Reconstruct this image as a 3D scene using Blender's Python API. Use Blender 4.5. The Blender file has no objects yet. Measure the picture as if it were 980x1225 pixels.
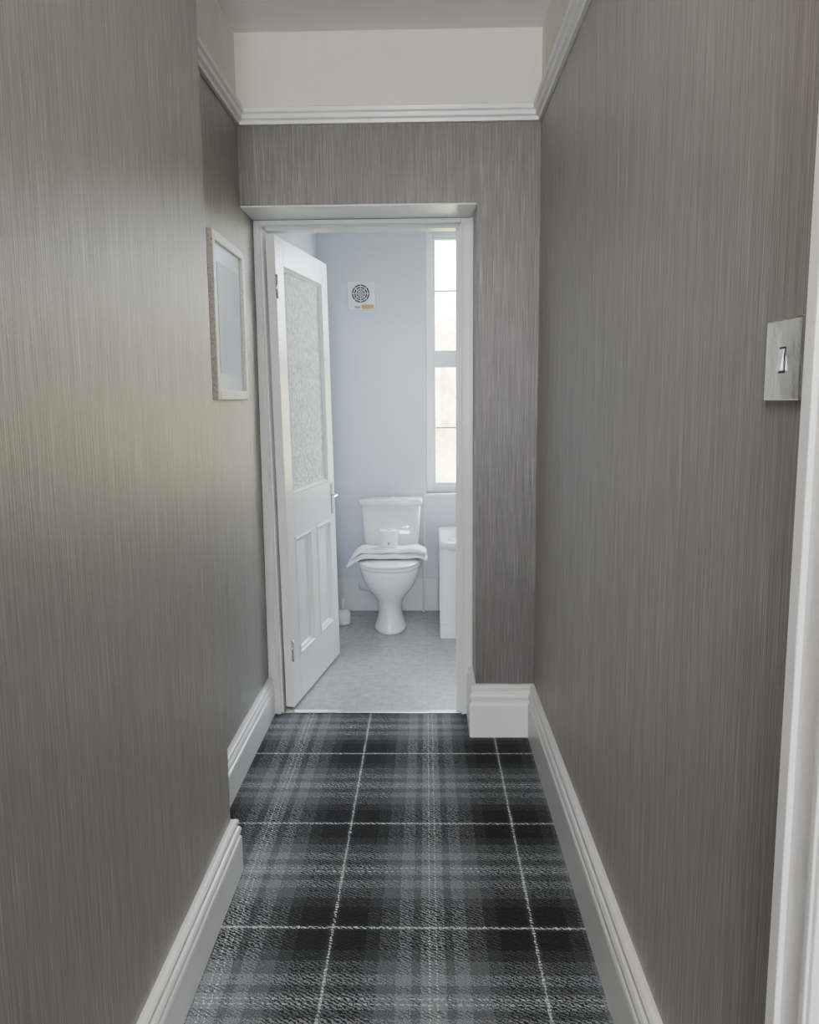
import bpy, bmesh, math, random
from mathutils import Vector, Matrix, noise as mnoise
random.seed(3)
scene = bpy.context.scene

# ------------------------------------------------------------ materials
def new_mat(name):
    m = bpy.data.materials.new(name); m.use_nodes = True
    nt = m.node_tree
    for n in list(nt.nodes): nt.nodes.remove(n)
    out = nt.nodes.new('ShaderNodeOutputMaterial')
    b = nt.nodes.new('ShaderNodeBsdfPrincipled')
    nt.links.new(b.outputs[0], out.inputs[0])
    return m, nt, b, out

def N(nt, typ, **kw):
    n = nt.nodes.new(typ)
    for k, v in kw.items(): setattr(n, k, v)
    return n

def math_n(nt, op, a, b=None, c=None):
    n = nt.nodes.new('ShaderNodeMath'); n.operation = op
    for i, v in enumerate((a, b, c)):
        if v is None: continue
        if isinstance(v, (int, float)): n.inputs[i].default_value = v
        else: nt.links.new(v, n.inputs[i])
    return n.outputs[0]

def ramp(nt, fac, stops, interp='LINEAR'):
    r = nt.nodes.new('ShaderNodeValToRGB'); r.color_ramp.interpolation = interp
    el = r.color_ramp.elements
    while len(el) > 1: el.remove(el[-1])
    el[0].position = stops[0][0]; el[0].color = (*stops[0][1], 1)
    for p, c in stops[1:]:
        e = el.new(p); e.color = (*c, 1)
    nt.links.new(fac, r.inputs[0])
    return r.outputs[0]

def mixc(nt, fac, a, b, mode='MIX'):
    n = nt.nodes.new('ShaderNodeMix'); n.data_type = 'RGBA'; n.blend_type = mode
    if isinstance(fac, (int, float)): n.inputs[0].default_value = fac
    else: nt.links.new(fac, n.inputs[0])
    for i, v in ((6, a), (7, b)):
        if isinstance(v, tuple): n.inputs[i].default_value = (*v, 1)
        else: nt.links.new(v, n.inputs[i])
    return n.outputs[2]

def noise(nt, scale=(1, 1, 1), s=1.0, detail=2.0, rough=0.5):
    tc = N(nt, 'ShaderNodeTexCoord'); mp = N(nt, 'ShaderNodeMapping')
    mp.inputs['Scale'].default_value = scale
    nt.links.new(tc.outputs['Object'], mp.inputs[0])
    n = N(nt, 'ShaderNodeTexNoise'); n.inputs['Scale'].default_value = s
    n.inputs['Detail'].default_value = detail; n.inputs['Roughness'].default_value = rough
    nt.links.new(mp.outputs[0], n.inputs['Vector'])
    return n.outputs['Fac']

def bump(nt, b, h, strength=0.2, dist=0.002):
    n = N(nt, 'ShaderNodeBump'); n.inputs['Strength'].default_value = strength
    n.inputs['Distance'].default_value = dist
    nt.links.new(h, n.inputs['Height']); nt.links.new(n.outputs[0], b.inputs['Normal'])

def simple(name, col, rough=0.5, metal=0.0, nz=0.04, ns=12.0, bs=0.05, coat=0.0):
    m, nt, b, o = new_mat(name)
    f = noise(nt, s=ns, detail=4)
    c = ramp(nt, f, [(0.3, tuple(max(0, x*(1-nz)) for x in col)), (0.7, tuple(min(1, x*(1+nz)) for x in col))])
    nt.links.new(c, b.inputs['Base Color'])
    b.inputs['Roughness'].default_value = rough
    b.inputs['Metallic'].default_value = metal
    b.inputs['Coat Weight'].default_value = coat
    if bs > 0: bump(nt, b, f, bs, 0.002)
    return m

def mat_wallpaper():
    m, nt, b, o = new_mat('wallpaper_grey_strie')
    f1 = noise(nt, (340, 340, 5.0), 1.0, 3, 0.6)
    f2 = noise(nt, (800, 800, 10.0), 1.0, 2, 0.6)
    f3 = noise(nt, (45, 45, 0.8), 1.0, 2, 0.5)
    s = math_n(nt, 'ADD', math_n(nt, 'MULTIPLY', f1, 0.52), math_n(nt, 'MULTIPLY', f2, 0.38))
    s = math_n(nt, 'ADD', s, math_n(nt, 'MULTIPLY', f3, 0.10))
    c = ramp(nt, s, [(0.36, (0.128, 0.117, 0.112)), (0.5, (0.178, 0.165, 0.158)), (0.59, (0.240, 0.225, 0.217)), (0.66, (0.36, 0.34, 0.325))])
    nt.links.new(c, b.inputs['Base Color'])
    b.inputs['Metallic'].default_value = 0.36
    r = math_n(nt, 'SUBTRACT', 0.76, math_n(nt, 'MULTIPLY', s, 0.60))
    nt.links.new(r, b.inputs['Roughness'])
    b.inputs['Sheen Weight'].default_value = 0.20
    b.inputs['Sheen Roughness'].default_value = 0.45
    b.inputs['Sheen Tint'].default_value = (1.0, 0.95, 0.90, 1)
    bump(nt, b, s, 0.5, 0.003)
    return m

def mat_carpet():
    m, nt, b, o = new_mat('carpet_tartan')
    tc = N(nt, 'ShaderNodeTexCoord'); sp = N(nt, 'ShaderNodeSeparateXYZ')
    nt.links.new(tc.outputs['Object'], sp.inputs[0])
    wob = noise(nt, s=90.0, detail=3)
    w = math_n(nt, 'MULTIPLY', math_n(nt, 'SUBTRACT', wob, 0.5), 0.014)
    x = math_n(nt, 'ADD', sp.outputs[0], w); y = math_n(nt, 'ADD', sp.outputs[1], w)
    H = 0.267
    px = math_n(nt, 'DIVIDE', math_n(nt, 'PINGPONG', math_n(nt, 'ADD', x, 0.257 + 4*H*2), H), H)
    py = math_n(nt, 'DIVIDE', math_n(nt, 'PINGPONG', math_n(nt, 'ADD', y, -1.972 + 4*H*2*2), H), H)
    K = (0.006, 0.006, 0.007); D = (0.040, 0.042, 0.046); M = (0.120, 0.127, 0.135)
    L = (0.235, 0.255, 0.268); L2 = (0.29, 0.31, 0.325); W = (0.70, 0.73, 0.73)
    st = [(0.0, W), (0.011, D), (0.04, K), (0.34, D), (0.48, M), (0.66, L), (0.80, M), (0.88, L2), (0.958, W), (0.972, L2)]
    W2 = (0.52, 0.55, 0.56)
    st2 = [(0.0, W), (0.012, D), (0.04, K), (0.33, D), (0.48, M), (0.66, L), (0.80, M), (0.90, L), (0.960, W2), (0.973, L)]
    ca = ramp(nt, px, st, 'CONSTANT'); cb = ramp(nt, py, st2, 'CONSTANT')
    tw = math_n(nt, 'FRACT', math_n(nt, 'MULTIPLY', math_n(nt, 'ADD', math_n(nt, 'MULTIPLY', x, 1.0), math_n(nt, 'MULTIPLY', y, 1.6)), 58.0))
    n2 = noise(nt, s=300.0, detail=3, rough=0.6)
    msk = math_n(nt, 'GREATER_THAN', math_n(nt, 'ADD', tw, math_n(nt, 'MULTIPLY', math_n(nt, 'SUBTRACT', n2, 0.5), 1.2)), 0.5)
    c = mixc(nt, msk, ca, cb)
    sp2 = ramp(nt, n2, [(0.32, (0.3, 0.3, 0.3)), (0.68, (1.75, 1.75, 1.75))])
    c = mixc(nt, 1.0, c, sp2, 'MULTIPLY')
    nt.links.new(c, b.inputs['Base Color'])
    b.inputs['Roughness'].default_value = 0.95
    b.inputs['Specular IOR Level'].default_value = 0.1
    b.inputs['Sheen Weight'].default_value = 0.14
    bump(nt, b, math_n(nt, 'ADD', n2, math_n(nt, 'MULTIPLY', tw, 0.4)), 0.9, 0.005)
    return m

def mat_vinyl():
    m, nt, b, o = new_mat('vinyl_tile')
    tc = N(nt, 'ShaderNodeTexCoord'); br = N(nt, 'ShaderNodeTexBrick')
    nt.links.new(tc.outputs['Object'], br.inputs['Vector'])
    br.offset = 0.0; br.inputs['Scale'].default_value = 1.0
    br.inputs['Brick Width'].default_value = 0.165; br.inputs['Row Height'].default_value = 0.165
    br.inputs['Mortar Size'].default_value = 0.003; br.inputs['Mortar Smooth'].default_value = 0.5
    br.inputs['Color1'].default_value = (0.43, 0.42, 0.40, 1); br.inputs['Color2'].default_value = (0.41, 0.40, 0.385, 1)
    br.inputs['Mortar'].default_value = (0.35, 0.345, 0.335, 1)
    f = noise(nt, s=22.0, detail=8, rough=0.75)
    v = ramp(nt, f, [(0.35, (0.72, 0.72, 0.72)), (0.65, (1.2, 1.2, 1.2))])
    c = mixc(nt, 1.0, br.outputs['Color'], v, 'MULTIPLY')
    nt.links.new(c, b.inputs['Base Color']); b.inputs['Roughness'].default_value = 0.38
    bump(nt, b, f, 0.1, 0.002)
    return m

def mat_clear():
    m, nt, b, o = new_mat('window_glass')
    t = N(nt, 'ShaderNodeBsdfTransparent'); g = N(nt, 'ShaderNodeBsdfGlossy'); mx = N(nt, 'ShaderNodeMixShader')
    g.inputs['Roughness'].default_value = 0.02; mx.inputs[0].default_value = 0.06
    nt.links.new(t.outputs[0], mx.inputs[1]); nt.links.new(g.outputs[0], mx.inputs[2]); nt.links.new(mx.outputs[0], o.inputs[0])
    return m

def mat_obscure():
    m, nt, b, o = new_mat('obscure_glass')
    f = noise(nt, (70, 70, 42), 1.0, 3, 0.6)
    c = ramp(nt, f, [(0.36, (0.46, 0.55, 0.54)), (0.5, (0.74, 0.82, 0.80)), (0.62, (0.95, 0.98, 0.97))])
    nt.links.new(c, b.inputs['Base Color'])
    b.inputs['Roughness'].default_value = 0.2; b.inputs['Transmission Weight'].default_value = 0.10
    b.inputs['IOR'].default_value = 1.45
    bump(nt, b, f, 1.0, 0.014)
    return m

def mat_frame():
    m, nt, b, o = new_mat('frame_speckled_cream')
    f = noise(nt, s=110.0, detail=3, rough=0.7)
    c = ramp(nt, f, [(0.34, (0.52, 0.46, 0.37)), (0.44, (0.80, 0.77, 0.71)), (0.6, (0.86, 0.84, 0.80))])
    nt.links.new(c, b.inputs['Base Color']); b.inputs['Roughness'].default_value = 0.45
    return m

def mat_print():
    m, nt, b, o = new_mat('print_reflection_blue')
    f = noise(nt, (2, 4, 3), 1.5, 4, 0.6)
    c = ramp(nt, f, [(0.3, (0.62, 0.70, 0.77)), (0.55, (0.73, 0.79, 0.84)), (0.75, (0.82, 0.85, 0.87))])  # pale blues carry the frame glass reflection as colour
    nt.links.new(c, b.inputs['Base Color']); b.inputs['Roughness'].default_value = 0.12
    b.inputs['Coat Weight'].default_value = 0.8
    return m

def mat_leaf():
    m, nt, b, o = new_mat('foliage')
    f = noise(nt, s=9.0, detail=6, rough=0.75)
    c = ramp(nt, f, [(0.35, (0.74, 0.66, 0.24)), (0.5, (0.95, 0.84, 0.44)), (0.65, (0.97, 0.91, 0.64))])
    nt.links.new(c, b.inputs['Base Color']); b.inputs['Roughness'].default_value = 0.8
    bump(nt, b, f, 0.5, 0.1)
    return m

WP = mat_wallpaper(); CARPET = mat_carpet(); VINYL = mat_vinyl(); GLASS = mat_clear(); OBSC = mat_obscure()
GLOSS = simple('gloss_white_paint', (0.83, 0.82, 0.80), 0.28, nz=0.02, bs=0.04)
PLAST = simple('frieze_cream_paint', (0.76, 0.73, 0.65), 0.8, nz=0.03, bs=0.08)
CEIL = simple('ceiling_white_paint', (0.88, 0.87, 0.85), 0.85, nz=0.02, bs=0.05)
BLUE = simple('bathroom_lavender_paint', (0.65, 0.68, 0.77), 0.28, nz=0.02, ns=3, bs=0.03)
TILEW = simple('white_wall_panel', (0.76, 0.79, 0.84), 0.25, nz=0.02, bs=0.0)
CER = simple('ceramic_white', (0.86, 0.86, 0.85), 0.10, nz=0.01, bs=0.0, coat=0.4)
UPVC = simple('upvc_white', (0.82, 0.84, 0.86), 0.3, nz=0.01, bs=0.0)
CHROME = simple('chrome', (0.80, 0.79, 0.78), 0.15, 1.0, nz=0.03, bs=0.0)
STEEL = simple('polished_switch_plate', (0.62, 0.60, 0.58), 0.10, 1.0, nz=0.05, ns=9, bs=0.7)
DARK = simple('dark_grey_plastic', (0.05, 0.05, 0.055), 0.5, bs=0.0)
GREYP = simple('grey_plastic', (0.32, 0.33, 0.35), 0.4, bs=0.0)
TOWEL = simple('terry_towel', (0.86, 0.86, 0.85), 0.95, nz=0.06, ns=150, bs=0.9)
PAPER = simple('toilet_paper', (0.92, 0.92, 0.91), 0.9, nz=0.02, ns=60, bs=0.2)
FRAME = mat_frame(); PRINT = mat_print(); LEAF = mat_leaf()
GRASS = simple('grass', (0.35, 0.38, 0.22), 0.9, nz=0.3, ns=20, bs=0.3)
LEAD = simple('lead_strip', (0.35, 0.37, 0.38), 0.5, bs=0.0)
AMBER = simple('amber_plain', (0.62, 0.36, 0.10), 0.4, bs=0.0)
OPAL = simple('opal_glass', (0.9, 0.88, 0.82), 0.3, bs=0.0)

# ------------------------------------------------------------ mesh helpers
def mesh_obj(name, bm, mat, parent=None, smooth=False, bevel=0.0, seg=2, loc=None):
    bmesh.ops.recalc_face_normals(bm, faces=bm.faces)
    me = bpy.data.meshes.new(name); bm.to_mesh(me); bm.free()
    ob = bpy.data.objects.new(name, me); scene.collection.objects.link(ob)
    mats = mat if isinstance(mat, (list, tuple)) else [mat]
    for mm in mats: me.materials.append(mm)
    if bevel > 0:
        md = ob.modifiers.new('bevel', 'BEVEL'); md.width = bevel; md.segments = seg
        md.limit_method = 'ANGLE'; md.angle_limit = math.radians(35)
    if smooth:
        for p in me.polygons: p.use_smooth = True
    if parent: ob.parent = parent
    if loc: ob.location = loc
    return ob

def add_box(bm, x0, x1, y0, y1, z0, z1, mi=0):
    vs = [bm.verts.new(p) for p in ((x0,y0,z0),(x1,y0,z0),(x1,y1,z0),(x0,y1,z0),(x0,y0,z1),(x1,y0,z1),(x1,y1,z1),(x0,y1,z1))]
    for f in ((0,3,2,1),(4,5,6,7),(0,1,5,4),(1,2,6,5),(2,3,7,6),(3,0,4,7)):
        fc = bm.faces.new([vs[i] for i in f]); fc.material_index = mi

def boxes(name, lst, mat, parent=None, bevel=0.0, seg=2, smooth=False):
    bm = bmesh.new()
    for b in lst: add_box(bm, *b)
    return mesh_obj(name, bm, mat, parent, smooth, bevel, seg)

def empty(name, loc=(0,0,0), rz=0):
    e = bpy.data.objects.new(name, None); e.empty_display_size = 0.1
    e.location = loc; e.rotation_euler = (0,0,rz); scene.collection.objects.link(e); return e

def loft(name, rings, mat, parent=None, smooth=True, cap=True, bevel=0.0, subsurf=0):
    bm = bmesh.new(); R = []
    for r in rings: R.append([bm.verts.new(p) for p in r])
    n = len(rings[0])
    for a, b in zip(R[:-1], R[1:]):
        for i in range(n):
            bm.faces.new((a[i], a[(i+1) % n], b[(i+1) % n], b[i]))
    if cap:
        bm.faces.new(R[0][::-1]); bm.faces.new(R[-1])
    ob = mesh_obj(name, bm, mat, parent, smooth, bevel)
    if subsurf:
        md = ob.modifiers.new('ss', 'SUBSURF'); md.levels = subsurf; md.render_levels = subsurf
    return ob

def sell(cx, cy, z, rx, ry, n=40, e=2.0):
    out = []
    for i in range(n):
        t = 2*math.pi*i/n; c, s = math.cos(t), math.sin(t)
        out.append((cx + rx*math.copysign(abs(c)**(2/e), c), cy + ry*math.copysign(abs(s)**(2/e), s), z))
    return out

def sweep(name, path, prof, mat, parent=None, bevel=0.0):
    """path: xy points, room side on the left; prof: closed polygon (offset, z)"""
    P = [Vector(p) for p in path]; rings = []
    for i, p in enumerate(P):
        ns = []
        if i > 0: d = (P[i]-P[i-1]).normalized(); ns.append(Vector((-d.y, d.x)))
        if i < len(P)-1: d = (P[i+1]-P[i]).normalized(); ns.append(Vector((-d.y, d.x)))
        nrm = ns[0] if len(ns) == 1 else (ns[0]+ns[1])/(1+ns[0].dot(ns[1]))
        rings.append([(p.x+nrm.x*o, p.y+nrm.y*o, z) for o, z in prof])
    return loft(name, rings, mat, parent, smooth=False, bevel=bevel)

def cyl(name, c, r, h, mat, parent=None, axis='Z', r2=None, n=32, bevel=0.0):
    bm = bmesh.new()
    bmesh.ops.create_cone(bm, cap_ends=True, segments=n, radius1=r, radius2=r if r2 is None else r2, depth=h)
    rot = {'Z': Matrix(), 'Y': Matrix.Rotation(math.pi/2, 4, 'X'), 'X': Matrix.Rotation(math.pi/2, 4, 'Y')}[axis]
    bmesh.ops.transform(bm, matrix=Matrix.Translation(c) @ rot, verts=bm.verts)
    ob = mesh_obj(name, bm, mat, parent, False, bevel)
    for p in ob.data.polygons: p.use_smooth = len(p.vertices) == 4
    return ob

def tube(name, pts, r, mat, parent=None, n=16):
    cu = bpy.data.curves.new(name, 'CURVE'); cu.dimensions = '3D'
    s = cu.splines.new('BEZIER'); s.bezier_points.add(len(pts)-1)
    for bp, p in zip(s.bezier_points, pts):
        bp.co = p; bp.handle_left_type = bp.handle_right_type = 'AUTO'
    cu.bevel_depth = r; cu.bevel_resolution = 6; cu.use_fill_caps = True
    tmp = bpy.data.objects.new(name+'_c', cu); scene.collection.objects.link(tmp)
    dg = bpy.context.evaluated_depsgraph_get()
    me = bpy.data.meshes.new_from_object(tmp.evaluated_get(dg))
    bpy.data.objects.remove(tmp)
    ob = bpy.data.objects.new(name, me); scene.collection.objects.link(ob)
    me.materials.clear(); me.materials.append(mat)
    for p in me.polygons: p.use_smooth = True
    if parent: ob.parent = parent
    return ob

# ------------------------------------------------------------ dimensions
XR = 0.442; XN = -0.585; XF = -0.715; YJ = 2.21; YB = 3.22; YD = 3.47; YI = 3.60; YW = 5.24
ZC = 2.77; ZR = 2.44; XO = 0.20; ZH = 2.148; YS = -2.2
BX0 = -0.685; BX1 = 1.75; BZ = 2.70
LEAN = 0.028   # the old left jamb leans out by this much at its head

# ------------------------------------------------------------ shell
boxes('floor', [(-0.9, 0.6, YS-0.1, YD-0.005, -0.12, -0.012)], simple('floorboards', (0.3, 0.2, 0.12), 0.6))
g = 0.002
boxes('carpet', [(XN+g, XR-g, YS+g, YJ, -0.012, 0.0), (XF+g, XR-g, YJ, YB-g, -0.012, 0.0), (XF+g, XO-g, YB-g, YD-0.019, -0.012, 0.0)], CARPET)
boxes('floor_bathroom', [(-0.9, BX1+0.1, YD-0.005, YW+0.1, -0.12, -0.002)], VINYL)
boxes('trim_threshold', [(-0.655, 0.142, YD-0.018, YD+0.015, -0.002, 0.006)], CHROME, bevel=0.002)
boxes('ceiling', [(-0.9, 0.6, YS-0.1, YB+0.05, ZC, ZC+0.1)], CEIL)
boxes('ceiling_bathroom', [(-0.9, BX1+0.1, YI-0.02, YW+0.1, BZ, BZ+0.17)], CEIL)

ZP = ZR + 0.02
def papered(name, b):
    x0, x1, y0, y1, z0, z1 = b
    bm = bmesh.new()
    add_box(bm, x0, x1, y0, y1, z0, min(z1, ZP), 0)
    if z1 > ZP: add_box(bm, x0, x1, y0, y1, ZP, z1, 1)
    return mesh_obj(name, bm, [WP, PLAST])
papered('wall_left', (XN-0.25, XN, YS, YJ, -0.1, ZC))
papered('wall_left_recess', (XF-0.12, XF, YJ, YI, -0.1, ZC))
papered('wall_back', (XO, BX1, YB, YI, -0.1, ZC))
papered('wall_back_header', (XF, XO, YB, YI, ZH, ZC))
boxes('soffit_light_strip', [(XF+0.001, XO-0.001, YB+0.004, YD-0.023, ZH-0.006, ZH-0.0005)], GLOSS)  # white strip imitating bathroom light on the papered soffit
# right wall with the side doorway
DY0, DY1 = -0.01, 0.81
bm = bmesh.new()
for y0, y1, z0, z1 in ((DY1, YB, -0.1, ZP), (YS, DY0, -0.1, ZP), (DY0, DY1, 2.06, ZP)):
    add_box(bm, XR, XR+0.1, y0, y1, z0, z1, 0)
add_box(bm, XR, XR+0.1, YS, YB, ZP, ZC, 1)
mesh_obj('wall_right', bm, [WP, PLAST])
bm = bmesh.new()
for x0, x1, z0, z1 in ((-0.9, -0.45, -0.1, ZC), (0.33, 0.6, -0.1, ZC), (-0.45, 0.33, -0.1, 0.9), (-0.45, 0.33, 2.3, ZC)):
    add_box(bm, x0, x1, YS-0.12, YS, z0, z1)
mesh_obj('wall_front', bm, WP)

boxes('wall_bathroom_left', [(BX0-0.12, BX0, YI, YW+0.1, -0.1, BZ)], BLUE)
boxes('wall_bathroom_right', [(BX1, BX1+0.12, YI-0.1, YW+0.1, -0.1, BZ)], BLUE)
WX0, WX1, WZ0, WZ1 = 0.0, 0.82, 0.79, 2.47
boxes('wall_bathroom_back', [(BX0, WX0, YW, YW+0.16, -0.1, BZ), (WX1, BX1, YW, YW+0.16, -0.1, BZ),
      (WX0, WX1, YW, YW+0.16, -0.1, WZ0), (WX0, WX1, YW, YW+0.16, WZ1, BZ)], BLUE)
boxes('wall_bathroom_inner', [(XO+0.001, BX1, YI, YI+0.01, 0, BZ)], BLUE)
boxes('baseboard_bathroom', [(BX0, 0.07, YW-0.012, YW, 0, 0.225), (BX0, BX0+0.010, 4.4, YW-0.012, 0, 0.225)], TILEW, bevel=0.002)
boxes('trim_panel_joint', [(-0.020, -0.008, YW-0.006, YW, 0.225, 0.765)], UPVC, bevel=0.001)

# ------------------------------------------------------------ skirting and rails
def skirt(h, t):
    return [(0, 0), (t, 0), (t, h*0.62), (t-0.002, h*0.66), (t-0.007, h*0.68), (t-0.007, h*0.72), (t-0.001, h*0.745),
            (t, h*0.79), (t-0.004, h*0.835), (t-0.010, h*0.85), (t-0.010, h*0.89), (t-0.006, h*0.92), (t-0.006, h*0.955), (t-0.011, h*0.985), (t-0.018, h), (0, h)]
sweep('baseboard_right', [(XR, 0.905), (XR, YB), (XO, YB), (XO, YD-0.022)], skirt(0.225, 0.026), GLOSS)
sweep('baseboard_left', [(XF, YD-0.022), (XF, YJ), (XN, YJ), (XN, YS)], skirt(0.172, 0.026), GLOSS)
rail = [(0, ZR), (0.012, ZR), (0.014, ZR+0.012), (0.024, ZR+0.018), (0.026, ZR+0.032), (0.034, ZR+0.038), (0.036, ZR+0.052), (0.028, ZR+0.058), (0, ZR+0.06)]
sweep('trim_picture_rail', [(XR, YS), (XR, YB), (XF, YB), (XF, YJ), (XN, YJ), (XN, YS)], rail, GLOSS)

# ------------------------------------------------------------ bathroom door frame
fr = empty('trim_door_frame')
ZS = ZH-0.007
def lean(ob):
    for v in ob.data.vertices:
        if -0.70 < v.co.x < -0.6: v.co.x -= LEAN*v.co.z/2.12
    return ob
lean(boxes('architrave', [(XF+0.001, -0.662, YD-0.022, YD+0.001, 0, ZS), (0.150, XO-0.001, YD-0.022, YD+0.001, 0, ZS), (-0.662, 0.150, YD-0.022, YD+0.001, 2.122, ZS)], GLOSS, fr, 0.003))
lean(boxes('architrave_bead', [(0.187, XO-0.001, YD-0.030, YD-0.022, 0, ZS), (-0.676, -0.666, YD-0.028, YD-0.022, 0, 2.124), (0.153, 0.163, YD-0.028, YD-0.022, 0, 2.124)], GLOSS, fr, 0.0025))
lean(boxes('lining', [(XF+0.001, -0.655, YD+0.001, YI-0.001, 0, ZS), (0.142, XO-0.001, YD+0.001, YI-0.001, 0, ZS), (-0.655, 0.142, YD+0.001, YI-0.001, 2.118, ZS)], GLOSS, fr, 0.002))
boxes('door_stop', [(0.130, 0.142, YD+0.02, YD+0.075, 0, 2.118), (-0.67, 0.142, YD+0.005, YD+0.03, 2.106, 2.118)], GLOSS, fr, 0.002)
boxes('strike_plate', [(0.1405, 0.142, YD+0.08, YD+0.105, 0.90, 1.02)], CHROME, fr)

# ------------------------------------------------------------ the open door, leaf in local frame: x = width, y = thickness
ang = math.atan2(0.80, 0.128)
door = empty('door_1')
door.matrix_world = Matrix.Translation((-0.648, 3.505, 0)) @ Matrix.Rotation(-math.atan2(LEAN, 2.1), 4, 'Y') @ Matrix.Rotation(ang, 4, 'Z')
W, T, ZT = 0.79, 0.040, 2.095
F = -T; B = 0.0
SW = 0.105
boxes('leaf', [(0, SW, F, B, 0.012, ZT), (W-SW, W, F, B, 0.012, ZT), (SW, W-SW, F, B, ZT-0.115, ZT), (SW, W-SW, F, B, 0.78, 0.975),
      (SW, W-SW, F, B, 0.012, 0.225), (W/2-0.05, W/2+0.05, F, B, 0.225, 0.78)], GLOSS, door, 0.002)
boxes('lower_panels', [(SW, W/2-0.05, F+0.014, B-0.014, 0.225, 0.78), (W/2+0.05, W-SW, F+0.014, B-0.014, 0.225, 0.78)], GLOSS, door)
def mould(x0, x1, z0, z1, yf, w=0.022, d=0.010, name='panel_mould'):
    bm = bmesh.new()
    prof = [(0, 0.0), (0, -d-0.004), (w*0.3, -d-0.006), (w*0.5, -d), (w*0.8, -d*0.6), (w, 0.0)]
    rings = []
    for (x, z, sx, sz) in ((x0, z0, 1, 1), (x1, z0, -1, 1), (x1, z1, -1, -1), (x0, z1, 1, -1)):
        rings.append([bm.verts.new((x+sx*o, yf+dd, z+sz*o)) for o, dd in prof])
    n = len(prof)
    for i in range(4):
        a, b = rings[i], rings[(i+1) % 4]
        for j in range(n): bm.faces.new((a[j], a[(j+1) % n], b[(j+1) % n], b[j]))
    return mesh_obj(name, bm, GLOSS, door)
for x0, x1 in ((SW, W/2-0.05), (W/2+0.05, W-SW)):
    mould(x0, x1, 0.225, 0.78, F+0.014, 0.030, 0.014)
mould(SW, W-SW, 0.975, ZT-0.115, F+0.016, 0.018, 0.012, 'glazing_bead')
boxes('obscure_pane', [(SW, W-SW, F+0.016, B-0.016, 0.975, ZT-0.115)], OBSC, door)
boxes('handle_plate', [(W-0.072, W-0.034, F-0.005, F, 0.80, 0.965)], CHROME, door, 0.003)
boxes('handle_plate_rear', [(W-0.072, W-0.034, B, B+0.005, 0.80, 0.965)], CHROME, door, 0.003)
tube('lever', [(W-0.053, F-0.004, 0.905), (W-0.053, F-0.028, 0.905), (W-0.07, F-0.036, 0.905), (W-0.150, F-0.036, 0.900)], 0.007, CHROME, door)
tube('lever_rear', [(W-0.053, B+0.004, 0.905), (W-0.053, B+0.028, 0.905), (W-0.07, B+0.036, 0.905), (W-0.150, B+0.036, 0.900)], 0.007, CHROME, door)
boxes('latch_face', [(W, W+0.0015, F+0.008, B-0.008, 0.84, 0.93)], CHROME, door)
for z in (0.28, 1.88):
    cyl('hinge', (-0.006, F-0.004, z), 0.006, 0.10, CHROME, door)
    boxes('hinge_leaf', [(0.0, 0.022, F-0.002, F, z-0.05, z+0.05)], GREYP, door)

# ------------------------------------------------------------ side doorway on the right wall
boxes('trim_side_doorway', [(XR-0.022, XR, DY1, DY1+0.085, 0, 2.15), (XR-0.022, XR, DY0-0.085, DY0, 0, 2.15), (XR-0.022, XR, DY0, DY1, 2.06, 2.15),
      (XR-0.030, XR-0.022, DY1+0.065, DY1+0.09, 0, 2.155), (XR-0.026, XR-0.022, DY1+0.006, DY1+0.018, 0, 2.10)], GLOSS, None, 0.003)
d2 = empty('door_2')
a0, a1 = DY0+0.005, DY1-0.005
boxes('leaf', [(XR+0.035, XR+0.075, a0, a0+0.105, 0.01, 2.055), (XR+0.035, XR+0.075, a1-0.105, a1, 0.01, 2.055), (XR+0.035, XR+0.075, a0+0.105, a1-0.105, 1.94, 2.055),
      (XR+0.035, XR+0.075, a0+0.105, a1-0.105, 0.78, 0.95), (XR+0.035, XR+0.075, a0+0.105, a1-0.105, 0.01, 0.22)], GLOSS, d2, 0.003)
boxes('panels', [(XR+0.048, XR+0.062, a0+0.105, a1-0.105, 0.22, 0.78), (XR+0.048, XR+0.062, a0+0.105, a1-0.105, 0.95, 1.94)], GLOSS, d2)

# ------------------------------------------------------------ windows
def window(name, x0, x1, y, z0, z1, zt, bars):
    e = empty(name)
    L = [(x0, x0+0.045, y, y+0.06, z0, z1), (x1-0.045, x1, y, y+0.06, z0, z1), (x0+0.045, x1-0.045, y, y+0.06, z0, z0+0.045), (x0+0.045, x1-0.045, y, y+0.06, z1-0.045, z1)]
    if zt: L.append((x0+0.045, x1-0.045, y, y+0.06, zt-0.035, zt+0.035))
    boxes('outer_frame', L, UPVC, e, 0.004)
    S = []
    secs = [(z0+0.045, zt-0.035), (zt+0.035, z1-0.045)] if zt else [(z0+0.045, z1-0.045)]
    for a, b in secs:
        S += [(x0+0.045, x0+0.062, y+0.012, y+0.05, a, b), (x1-0.062, x1-0.045, y+0.012, y+0.05, a, b), (x0+0.062, x1-0.062, y+0.012, y+0.05, a, a+0.02), (x0+0.062, x1-0.062, y+0.012, y+0.05, b-0.02, b)]
        boxes('pane', [(x0+0.062, x1-0.062, y+0.028, y+0.032, a+0.02, b-0.02)], GLASS, e)
    boxes('sash', S, UPVC, e, 0.004)
    if bars: boxes('lead_bars', [(x0+0.062, x1-0.062, y+0.022, y+0.028, z-0.005, z+0.005) for z in bars], LEAD, e)
    return e
window('window_1', WX0, WX1, YW+0.05, WZ0, WZ1, 1.66, (1.215, 2.09))
boxes('windowsill', [(WX0-0.02, WX1+0.02, YW-0.03, YW+0.05, WZ0-0.022, WZ0)], UPVC, None, 0.004)
window('added_fill_window', -0.45, 0.33, YS-0.10, 0.9, 2.3, None, ())  # unseen window behind the camera, added for fill light

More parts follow.
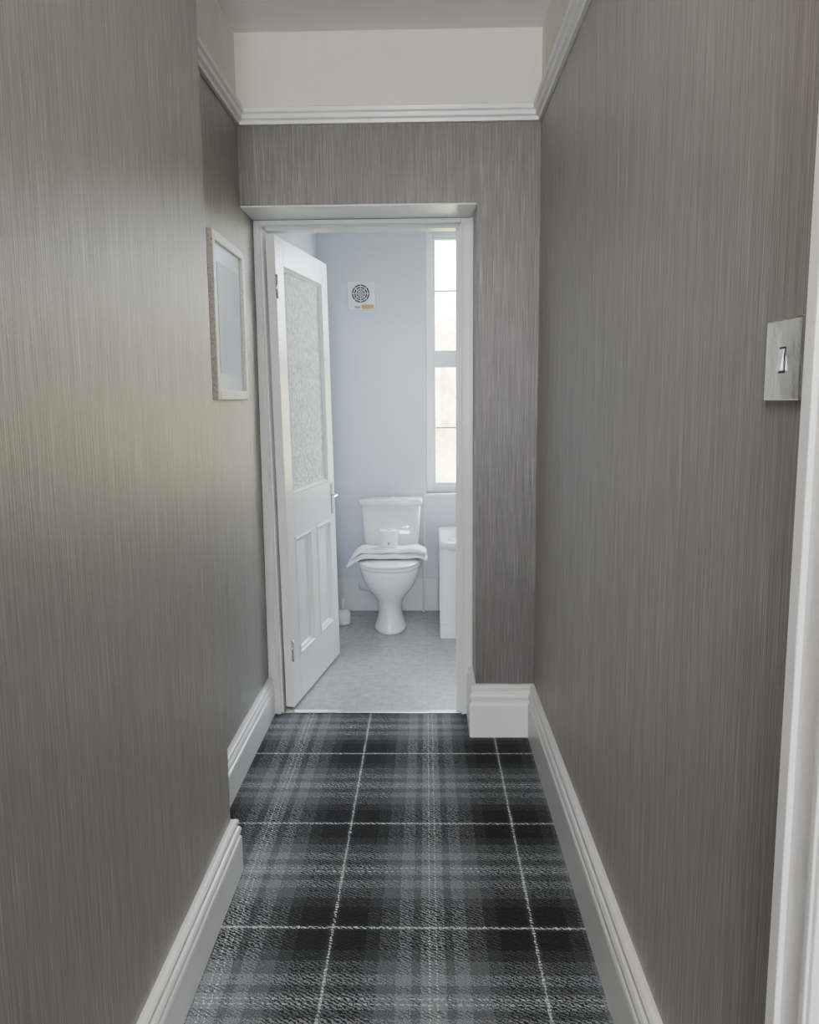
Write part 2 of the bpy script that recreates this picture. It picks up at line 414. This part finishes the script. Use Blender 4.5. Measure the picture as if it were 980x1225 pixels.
# ------------------------------------------------------------ picture frame on the recessed wall
pf = empty('picture_frame')
y0, y1, z0, z1 = 2.69, 3.15, 1.405, 1.960
xw = XF + 0.002; fw = 0.032
boxes('frame', [(xw, xw+0.022, y0, y0+fw, z0, z1), (xw, xw+0.022, y1-fw, y1, z0, z1), (xw, xw+0.022, y0+fw, y1-fw, z0, z0+fw), (xw, xw+0.022, y0+fw, y1-fw, z1-fw, z1)], FRAME, pf, 0.003)
boxes('mount', [(xw, xw+0.011, y0+fw, y1-fw, z0+fw, z1-fw)], simple('mount_card_reflection', (0.80, 0.85, 0.88), 0.15, bs=0), pf)  # glass reflection put into the card's pale blue colour
boxes('print', [(xw+0.011, xw+0.013, y0+fw+0.05, y1-fw-0.05, z0+fw+0.06, z1-fw-0.06)], PRINT, pf)

# ------------------------------------------------------------ light switch
sw = empty('light_switch')
yc, zc = 1.005, 1.444
bm = bmesh.new(); add_box(bm, XR-0.007, XR-0.0005, yc-0.051, yc+0.051, zc-0.050, zc+0.050)
mesh_obj('plate', bm, STEEL, sw, bevel=0.003, seg=3)
boxes('rocker_surround', [(XR-0.0076, XR-0.006, yc-0.0085, yc+0.0085, zc-0.016, zc+0.016)], DARK, sw, 0.0005)
bm = bmesh.new(); add_box(bm, XR-0.012, XR-0.0070, yc-0.0065, yc+0.0065, zc-0.0135, zc+0.0135)
for v in bm.verts:
    if v.co.z > zc and v.co.x < XR-0.010: v.co.x += 0.0035
mesh_obj('rocker', bm, CHROME, sw, bevel=0.001)

# ------------------------------------------------------------ extractor fan
fan = empty('extractor_fan', (-0.405, YW, 2.055))
boxes('plate', [(-0.088, 0.088, -0.022, -0.001, -0.088, 0.088)], UPVC, fan, 0.006, 3)
cyl('hub_recess', (-0.005, -0.024, 0.012), 0.060, 0.004, DARK, fan, 'Y', n=40)
for r in (0.060, 0.046, 0.032):
    bm = bmesh.new()
    ri = r-0.0035; n = 40
    a = [[bm.verts.new((-0.005+rr*math.cos(2*math.pi*i/n), yy, 0.012+rr*math.sin(2*math.pi*i/n))) for i in range(n)] for rr, yy in ((r, -0.024), (r, -0.031), (ri, -0.031), (ri, -0.024))]
    for k in range(4):
        p, q = a[k], a[(k+1) % 4]
        for i in range(n): bm.faces.new((p[i], p[(i+1) % n], q[(i+1) % n], q[i]))
    mesh_obj('grille_ring', bm, UPVC, fan)
bm = bmesh.new()
for k in range(4):
    b2 = bmesh.new(); add_box(b2, -0.058, 0.058, -0.0305, -0.027, -0.0015, 0.0015)
    bmesh.ops.transform(b2, matrix=Matrix.Translation((-0.005, 0, 0.012)) @ Matrix.Rotation(k*math.pi/4, 4, 'Y'), verts=b2.verts)
    me = bpy.data.meshes.new('t'); b2.to_mesh(me); b2.free(); bm.from_mesh(me)
mesh_obj('grille_spokes', bm, UPVC, fan)
cyl('hub', (-0.005, -0.029, 0.012), 0.021, 0.010, GREYP, fan, 'Y')
boxes('amber_tile', [(0.0, 0.078, -0.026, -0.022, -0.082, -0.056)], AMBER, fan, 0.001)  # flat orange tile at the plate's lower right
boxes('label', [(-0.045, -0.008, -0.0235, -0.022, -0.078, -0.064)], GREYP, fan)

# ------------------------------------------------------------ toilet
TX = -0.228
toi = empty('toilet', (TX, YW-0.014, 0))
rings = [sell(0, -0.375, 0.0, 0.100, 0.185), sell(0, -0.375, 0.02, 0.100, 0.185), sell(0, -0.38, 0.045, 0.088, 0.170), sell(0, -0.385, 0.10, 0.076, 0.155),
         sell(0, -0.39, 0.16, 0.074, 0.150), sell(0, -0.395, 0.205, 0.090, 0.165), sell(0, -0.41, 0.245, 0.122, 0.190), sell(0, -0.425, 0.29, 0.152, 0.212),
         sell(0, -0.43, 0.34, 0.170, 0.226), sell(0, -0.432, 0.375, 0.178, 0.232), sell(0, -0.432, 0.395, 0.180, 0.233), sell(0, -0.432, 0.402, 0.174, 0.228)]
loft('bowl_and_pedestal', rings, CER, toi)
loft('rear_shelf', [sell(0, -0.15, z, rx, 0.135, 40, 4) for z, rx in ((0.22, 0.06), (0.27, 0.10), (0.33, 0.13), (0.385, 0.15), (0.40, 0.146))], CER, toi)
loft('rear_foot', [sell(0, -0.20, z, rx, ry, 40, 3) for z, rx, ry in ((0.0, 0.075, 0.12), (0.03, 0.07, 0.115), (0.12, 0.055, 0.10), (0.25, 0.055, 0.11))], CER, toi)
def dring(z, rx, ry, cy=-0.43):
    pts = []
    for (x, y, zz) in sell(0, 0, z, 1, 1, 48, 2.15):
        yy = y*ry; xx = x*rx
        if y > 0: yy = y*ry*0.92
        pts.append((xx, cy+yy, z))
    return pts
loft('seat', [dring(0.404, 0.180, 0.235), dring(0.407, 0.186, 0.240), dring(0.418, 0.187, 0.241), dring(0.422, 0.182, 0.237)], CER, toi)
loft('lid', [dring(0.425, 0.182, 0.236), dring(0.428, 0.187, 0.241), dring(0.436, 0.186, 0.240), dring(0.441, 0.174, 0.229), dring(0.444, 0.12, 0.17), dring(0.445, 0.02, 0.03)], CER, toi)
for s in (-1, 1): cyl('seat_hinge', (s*0.075, -0.195, 0.417), 0.012, 0.03, CER, toi, 'X')
def rbox(z, rx, ry, cy): return sell(0, cy, z, rx, ry, 48, 7)
loft('cistern', [rbox(0.402, 0.155, 0.070, -0.085), rbox(0.42, 0.168, 0.078, -0.087), rbox(0.50, 0.178, 0.082, -0.090), rbox(0.735, 0.190, 0.088, -0.092)], CER, toi)
loft('cistern_lid', [rbox(0.735, 0.196, 0.091, -0.093), rbox(0.740, 0.203, 0.094, -0.095), rbox(0.765, 0.203, 0.094, -0.095), rbox(0.773, 0.196, 0.088, -0.095), rbox(0.776, 0.10, 0.05, -0.095)], CER, toi)
cyl('flush_button', (0, -0.095, 0.777), 0.022, 0.006, CHROME, toi)
tube('soil_pipe', [(0, -0.17, 0.20), (-0.08, -0.12, 0.20), (-0.15, -0.085, 0.20), (-0.185, -0.045, 0.19), (-0.19, 0.0, 0.185)], 0.040, UPVC, toi)
tube('supply_pipe', [(0.205, -0.03, 0.0), (0.205, -0.03, 0.3), (0.195, -0.05, 0.42), (0.15, -0.06, 0.47)], 0.006, UPVC, toi)

# ------------------------------------------------------------ towel draped over the lid
tw = empty('towel', (TX, YW-0.014-0.40, 0))
def towel(name, x0, x1, cy, ry, zt, th, dl, dr, ph, slant):
    n = 44; rings = []
    for i in range(n+1):
        t = i/n; x = x0+(x1-x0)*t
        z = zt + 0.0025*math.sin(x*42+ph)
        if x < -0.165: z -= dl*((-0.165-x)/(-0.165-x0))**1.4
        if x > 0.17: z -= dr*((x-0.17)/(x1-0.17))**1.4
        e = min(t, 1-t)*n/3.0; k = min(1.0, 0.5+0.5*e)
        c = cy + slant*x
        ring = []
        for j in range(32):
            a = 2*math.pi*j/32
            cc, ss = math.cos(a), math.sin(a)
            yy = math.copysign(abs(cc)**0.5, cc)*(ry*(0.97+0.05*math.sin(x*31+ph)))*(0.92+0.08*k)
            zz = math.copysign(abs(ss)**0.75, ss)*th*k + (0.005*math.sin(yy*120+ph+x*14) if ss > 0.1 else 0)
            ring.append((x, c+yy, z+zz))
        rings.append(ring)
    return loft(name, rings, TOWEL, tw, subsurf=1)
towel('lower_fold', -0.262, 0.232, 0.0, 0.110, 0.4645, 0.0165, 0.070, 0.022, 0.5, 0.05)
towel('upper_fold', -0.232, 0.226, -0.005, 0.090, 0.495, 0.0135, 0.045, 0.016, 2.1, 0.05)

# ------------------------------------------------------------ toilet roll on the towel
tr = empty('toilet_roll', (TX-0.005, YW-0.014-0.40, 0.511))
bm = bmesh.new(); n = 40
prof = [(0.021, 0.0), (0.052, 0.0), (0.0545, 0.003), (0.0545, 0.100), (0.052, 0.103), (0.021, 0.103)]
rr = [[bm.verts.new((r*math.cos(2*math.pi*i/n), r*math.sin(2*math.pi*i/n), z)) for i in range(n)] for r, z in prof]
for k in range(len(prof)):
    p, q = rr[k], rr[(k+1) % len(prof)]
    for i in range(n): bm.faces.new((p[i], p[(i+1) % n], q[(i+1) % n], q[i]))
ob = mesh_obj('paper', bm, PAPER, tr)
boxes('sticker', [(-0.004, 0.008, -0.0560, -0.0540, 0.020, 0.036)], GREYP, tr, 0.0003)

# ------------------------------------------------------------ toilet brush beside the pan
tb = empty('toilet_brush', (-0.53, 4.93, 0))
loft('pot', [sell(0,0,0.0,0.046,0.046,32), sell(0,0,0.01,0.048,0.048,32), sell(0,0,0.07,0.045,0.045,32), sell(0,0,0.085,0.034,0.034,32), sell(0,0,0.09,0.02,0.02,32)], CER, tb)
cyl('handle', (0, 0, 0.12), 0.006, 0.08, UPVC, tb)

# ------------------------------------------------------------ bath under the window
bt = empty('bathtub')
bx0, bx1, by0, by1, bz = 0.075, 1.70, 4.58, YW-0.001, 0.575
boxes('end_panel', [(bx0, bx0+0.02, by0+0.03, by1, 0.0, bz-0.045)], CER, bt, 0.003)
boxes('side_panel', [(bx0+0.012, bx1, by0+0.02, by0+0.04, 0.0, bz-0.045)], CER, bt, 0.003)
boxes('plinth', [(bx0+0.004, bx1, by0+0.012, by0+0.02, 0.0, 0.09)], CER, bt, 0.002)
cx, cy = (bx0+bx1)/2, (by0+by1)/2; hx, hy = (bx1-bx0)/2, (by1-by0)/2
def br(z, fx, fy, e): return sell(cx, cy, z, fx, fy, 72, e)
loft('tub', [br(bz-0.05, hx-0.006, hy-0.006, 14), br(bz-0.02, hx, hy, 14), br(bz-0.003, hx-0.002, hy-0.002, 14), br(bz, hx-0.010, hy-0.010, 12), br(bz-0.002, hx-0.07, hy-0.06, 6), br(bz-0.03, hx-0.085, hy-0.075, 5),
     br(bz-0.25, hx-0.13, hy-0.11, 4), br(bz-0.40, hx-0.20, hy-0.16, 3.5), br(bz-0.42, hx-0.35, hy-0.24, 3)], CER, bt)

# ------------------------------------------------------------ outside
boxes('garden_lawn', [(-12, 12, 5.6, 30, -0.3, -0.2)], GRASS)
bm = bmesh.new()
for k in range(26):
    c = Vector((-4+8*random.random(), 9.5+2.5*random.random(), 0.3+1.6*random.random()))
    r = 0.7+0.5*random.random()
    bmesh.ops.create_icosphere(bm, subdivisions=5, radius=r, matrix=Matrix.Translation(c))
bm.normal_update()
for v in bm.verts:
    d = mnoise.noise(v.co*3.0)*0.18 + mnoise.noise(v.co*9.0)*0.08
    v.co += v.normal*d
    if v.co.z < -0.198: v.co.z = -0.198
mesh_obj('hedge', bm, LEAF)

# ------------------------------------------------------------ added hall fill lights, bathroom portal, sky
cl = empty('added_fill_lamp', (-0.07, 0.25, 0))  # unseen lamp, added to fill the hall with warm light
cyl('base', (0, 0, ZC-0.012), 0.06, 0.022, GLOSS, cl)
cyl('rod', (0, 0, ZC-0.06), 0.008, 0.09, CHROME, cl)
loft('shade', [sell(0,0,ZC-0.10,0.05,0.05,40), sell(0,0,ZC-0.11,0.12,0.12,40), sell(0,0,ZC-0.125,0.13,0.13,40), sell(0,0,ZC-0.13,0.12,0.12,40)], OPAL, cl)
l = bpy.data.lights.new('fill_point', 'POINT'); l.energy = 40; l.color = (1.0, 0.91, 0.79); l.shadow_soft_size = 0.06  # warm point source of the added fill lamp
o = bpy.data.objects.new('fill_point', l); scene.collection.objects.link(o); o.parent = cl; o.location = (0, 0, ZC-0.21)
def area(name, loc, rot, sx, sy, e, col, parent=None, portal=False):
    l = bpy.data.lights.new(name, 'AREA'); l.shape = 'RECTANGLE'; l.size = sx; l.size_y = sy; l.energy = e; l.color = col
    o = bpy.data.objects.new(name, l); scene.collection.objects.link(o); o.location = loc; o.rotation_euler = rot
    if portal: l.cycles.is_portal = True
    if parent: o.parent = parent
    return o
area('portal_bathroom', ((WX0+WX1)/2, YW+0.14, (WZ0+WZ1)/2), (-math.pi/2, 0, 0), WX1-WX0, WZ1-WZ0, 1, (1,1,1), None, True)
area('added_fill_hall', (-0.06, YS-0.13, 1.6), (math.pi/2, 0, 0), 0.78, 1.4, 82, (0.93, 0.96, 1.0))  # added area light, fills the hall from behind the camera

w = bpy.data.worlds.new('overcast_sky'); scene.world = w; w.use_nodes = True
bg = w.node_tree.nodes['Background']; bg.inputs[0].default_value = (0.82, 0.91, 1.0, 1); bg.inputs[1].default_value = 27.0

# ------------------------------------------------------------ camera
cam = bpy.data.cameras.new('camera'); co = bpy.data.objects.new('camera', cam); scene.collection.objects.link(co)
cam.sensor_fit = 'HORIZONTAL'; cam.sensor_width = 36; cam.lens = 36*960/980; cam.clip_start = 0.02
R = Matrix.Rotation(math.radians(1.24), 4, 'Z') @ Matrix.Rotation(math.radians(90-7.97), 4, 'X') @ Matrix.Rotation(math.radians(-0.5), 4, 'Z')
co.matrix_world = Matrix.Translation((0, 0, 1.40)) @ R
scene.camera = co
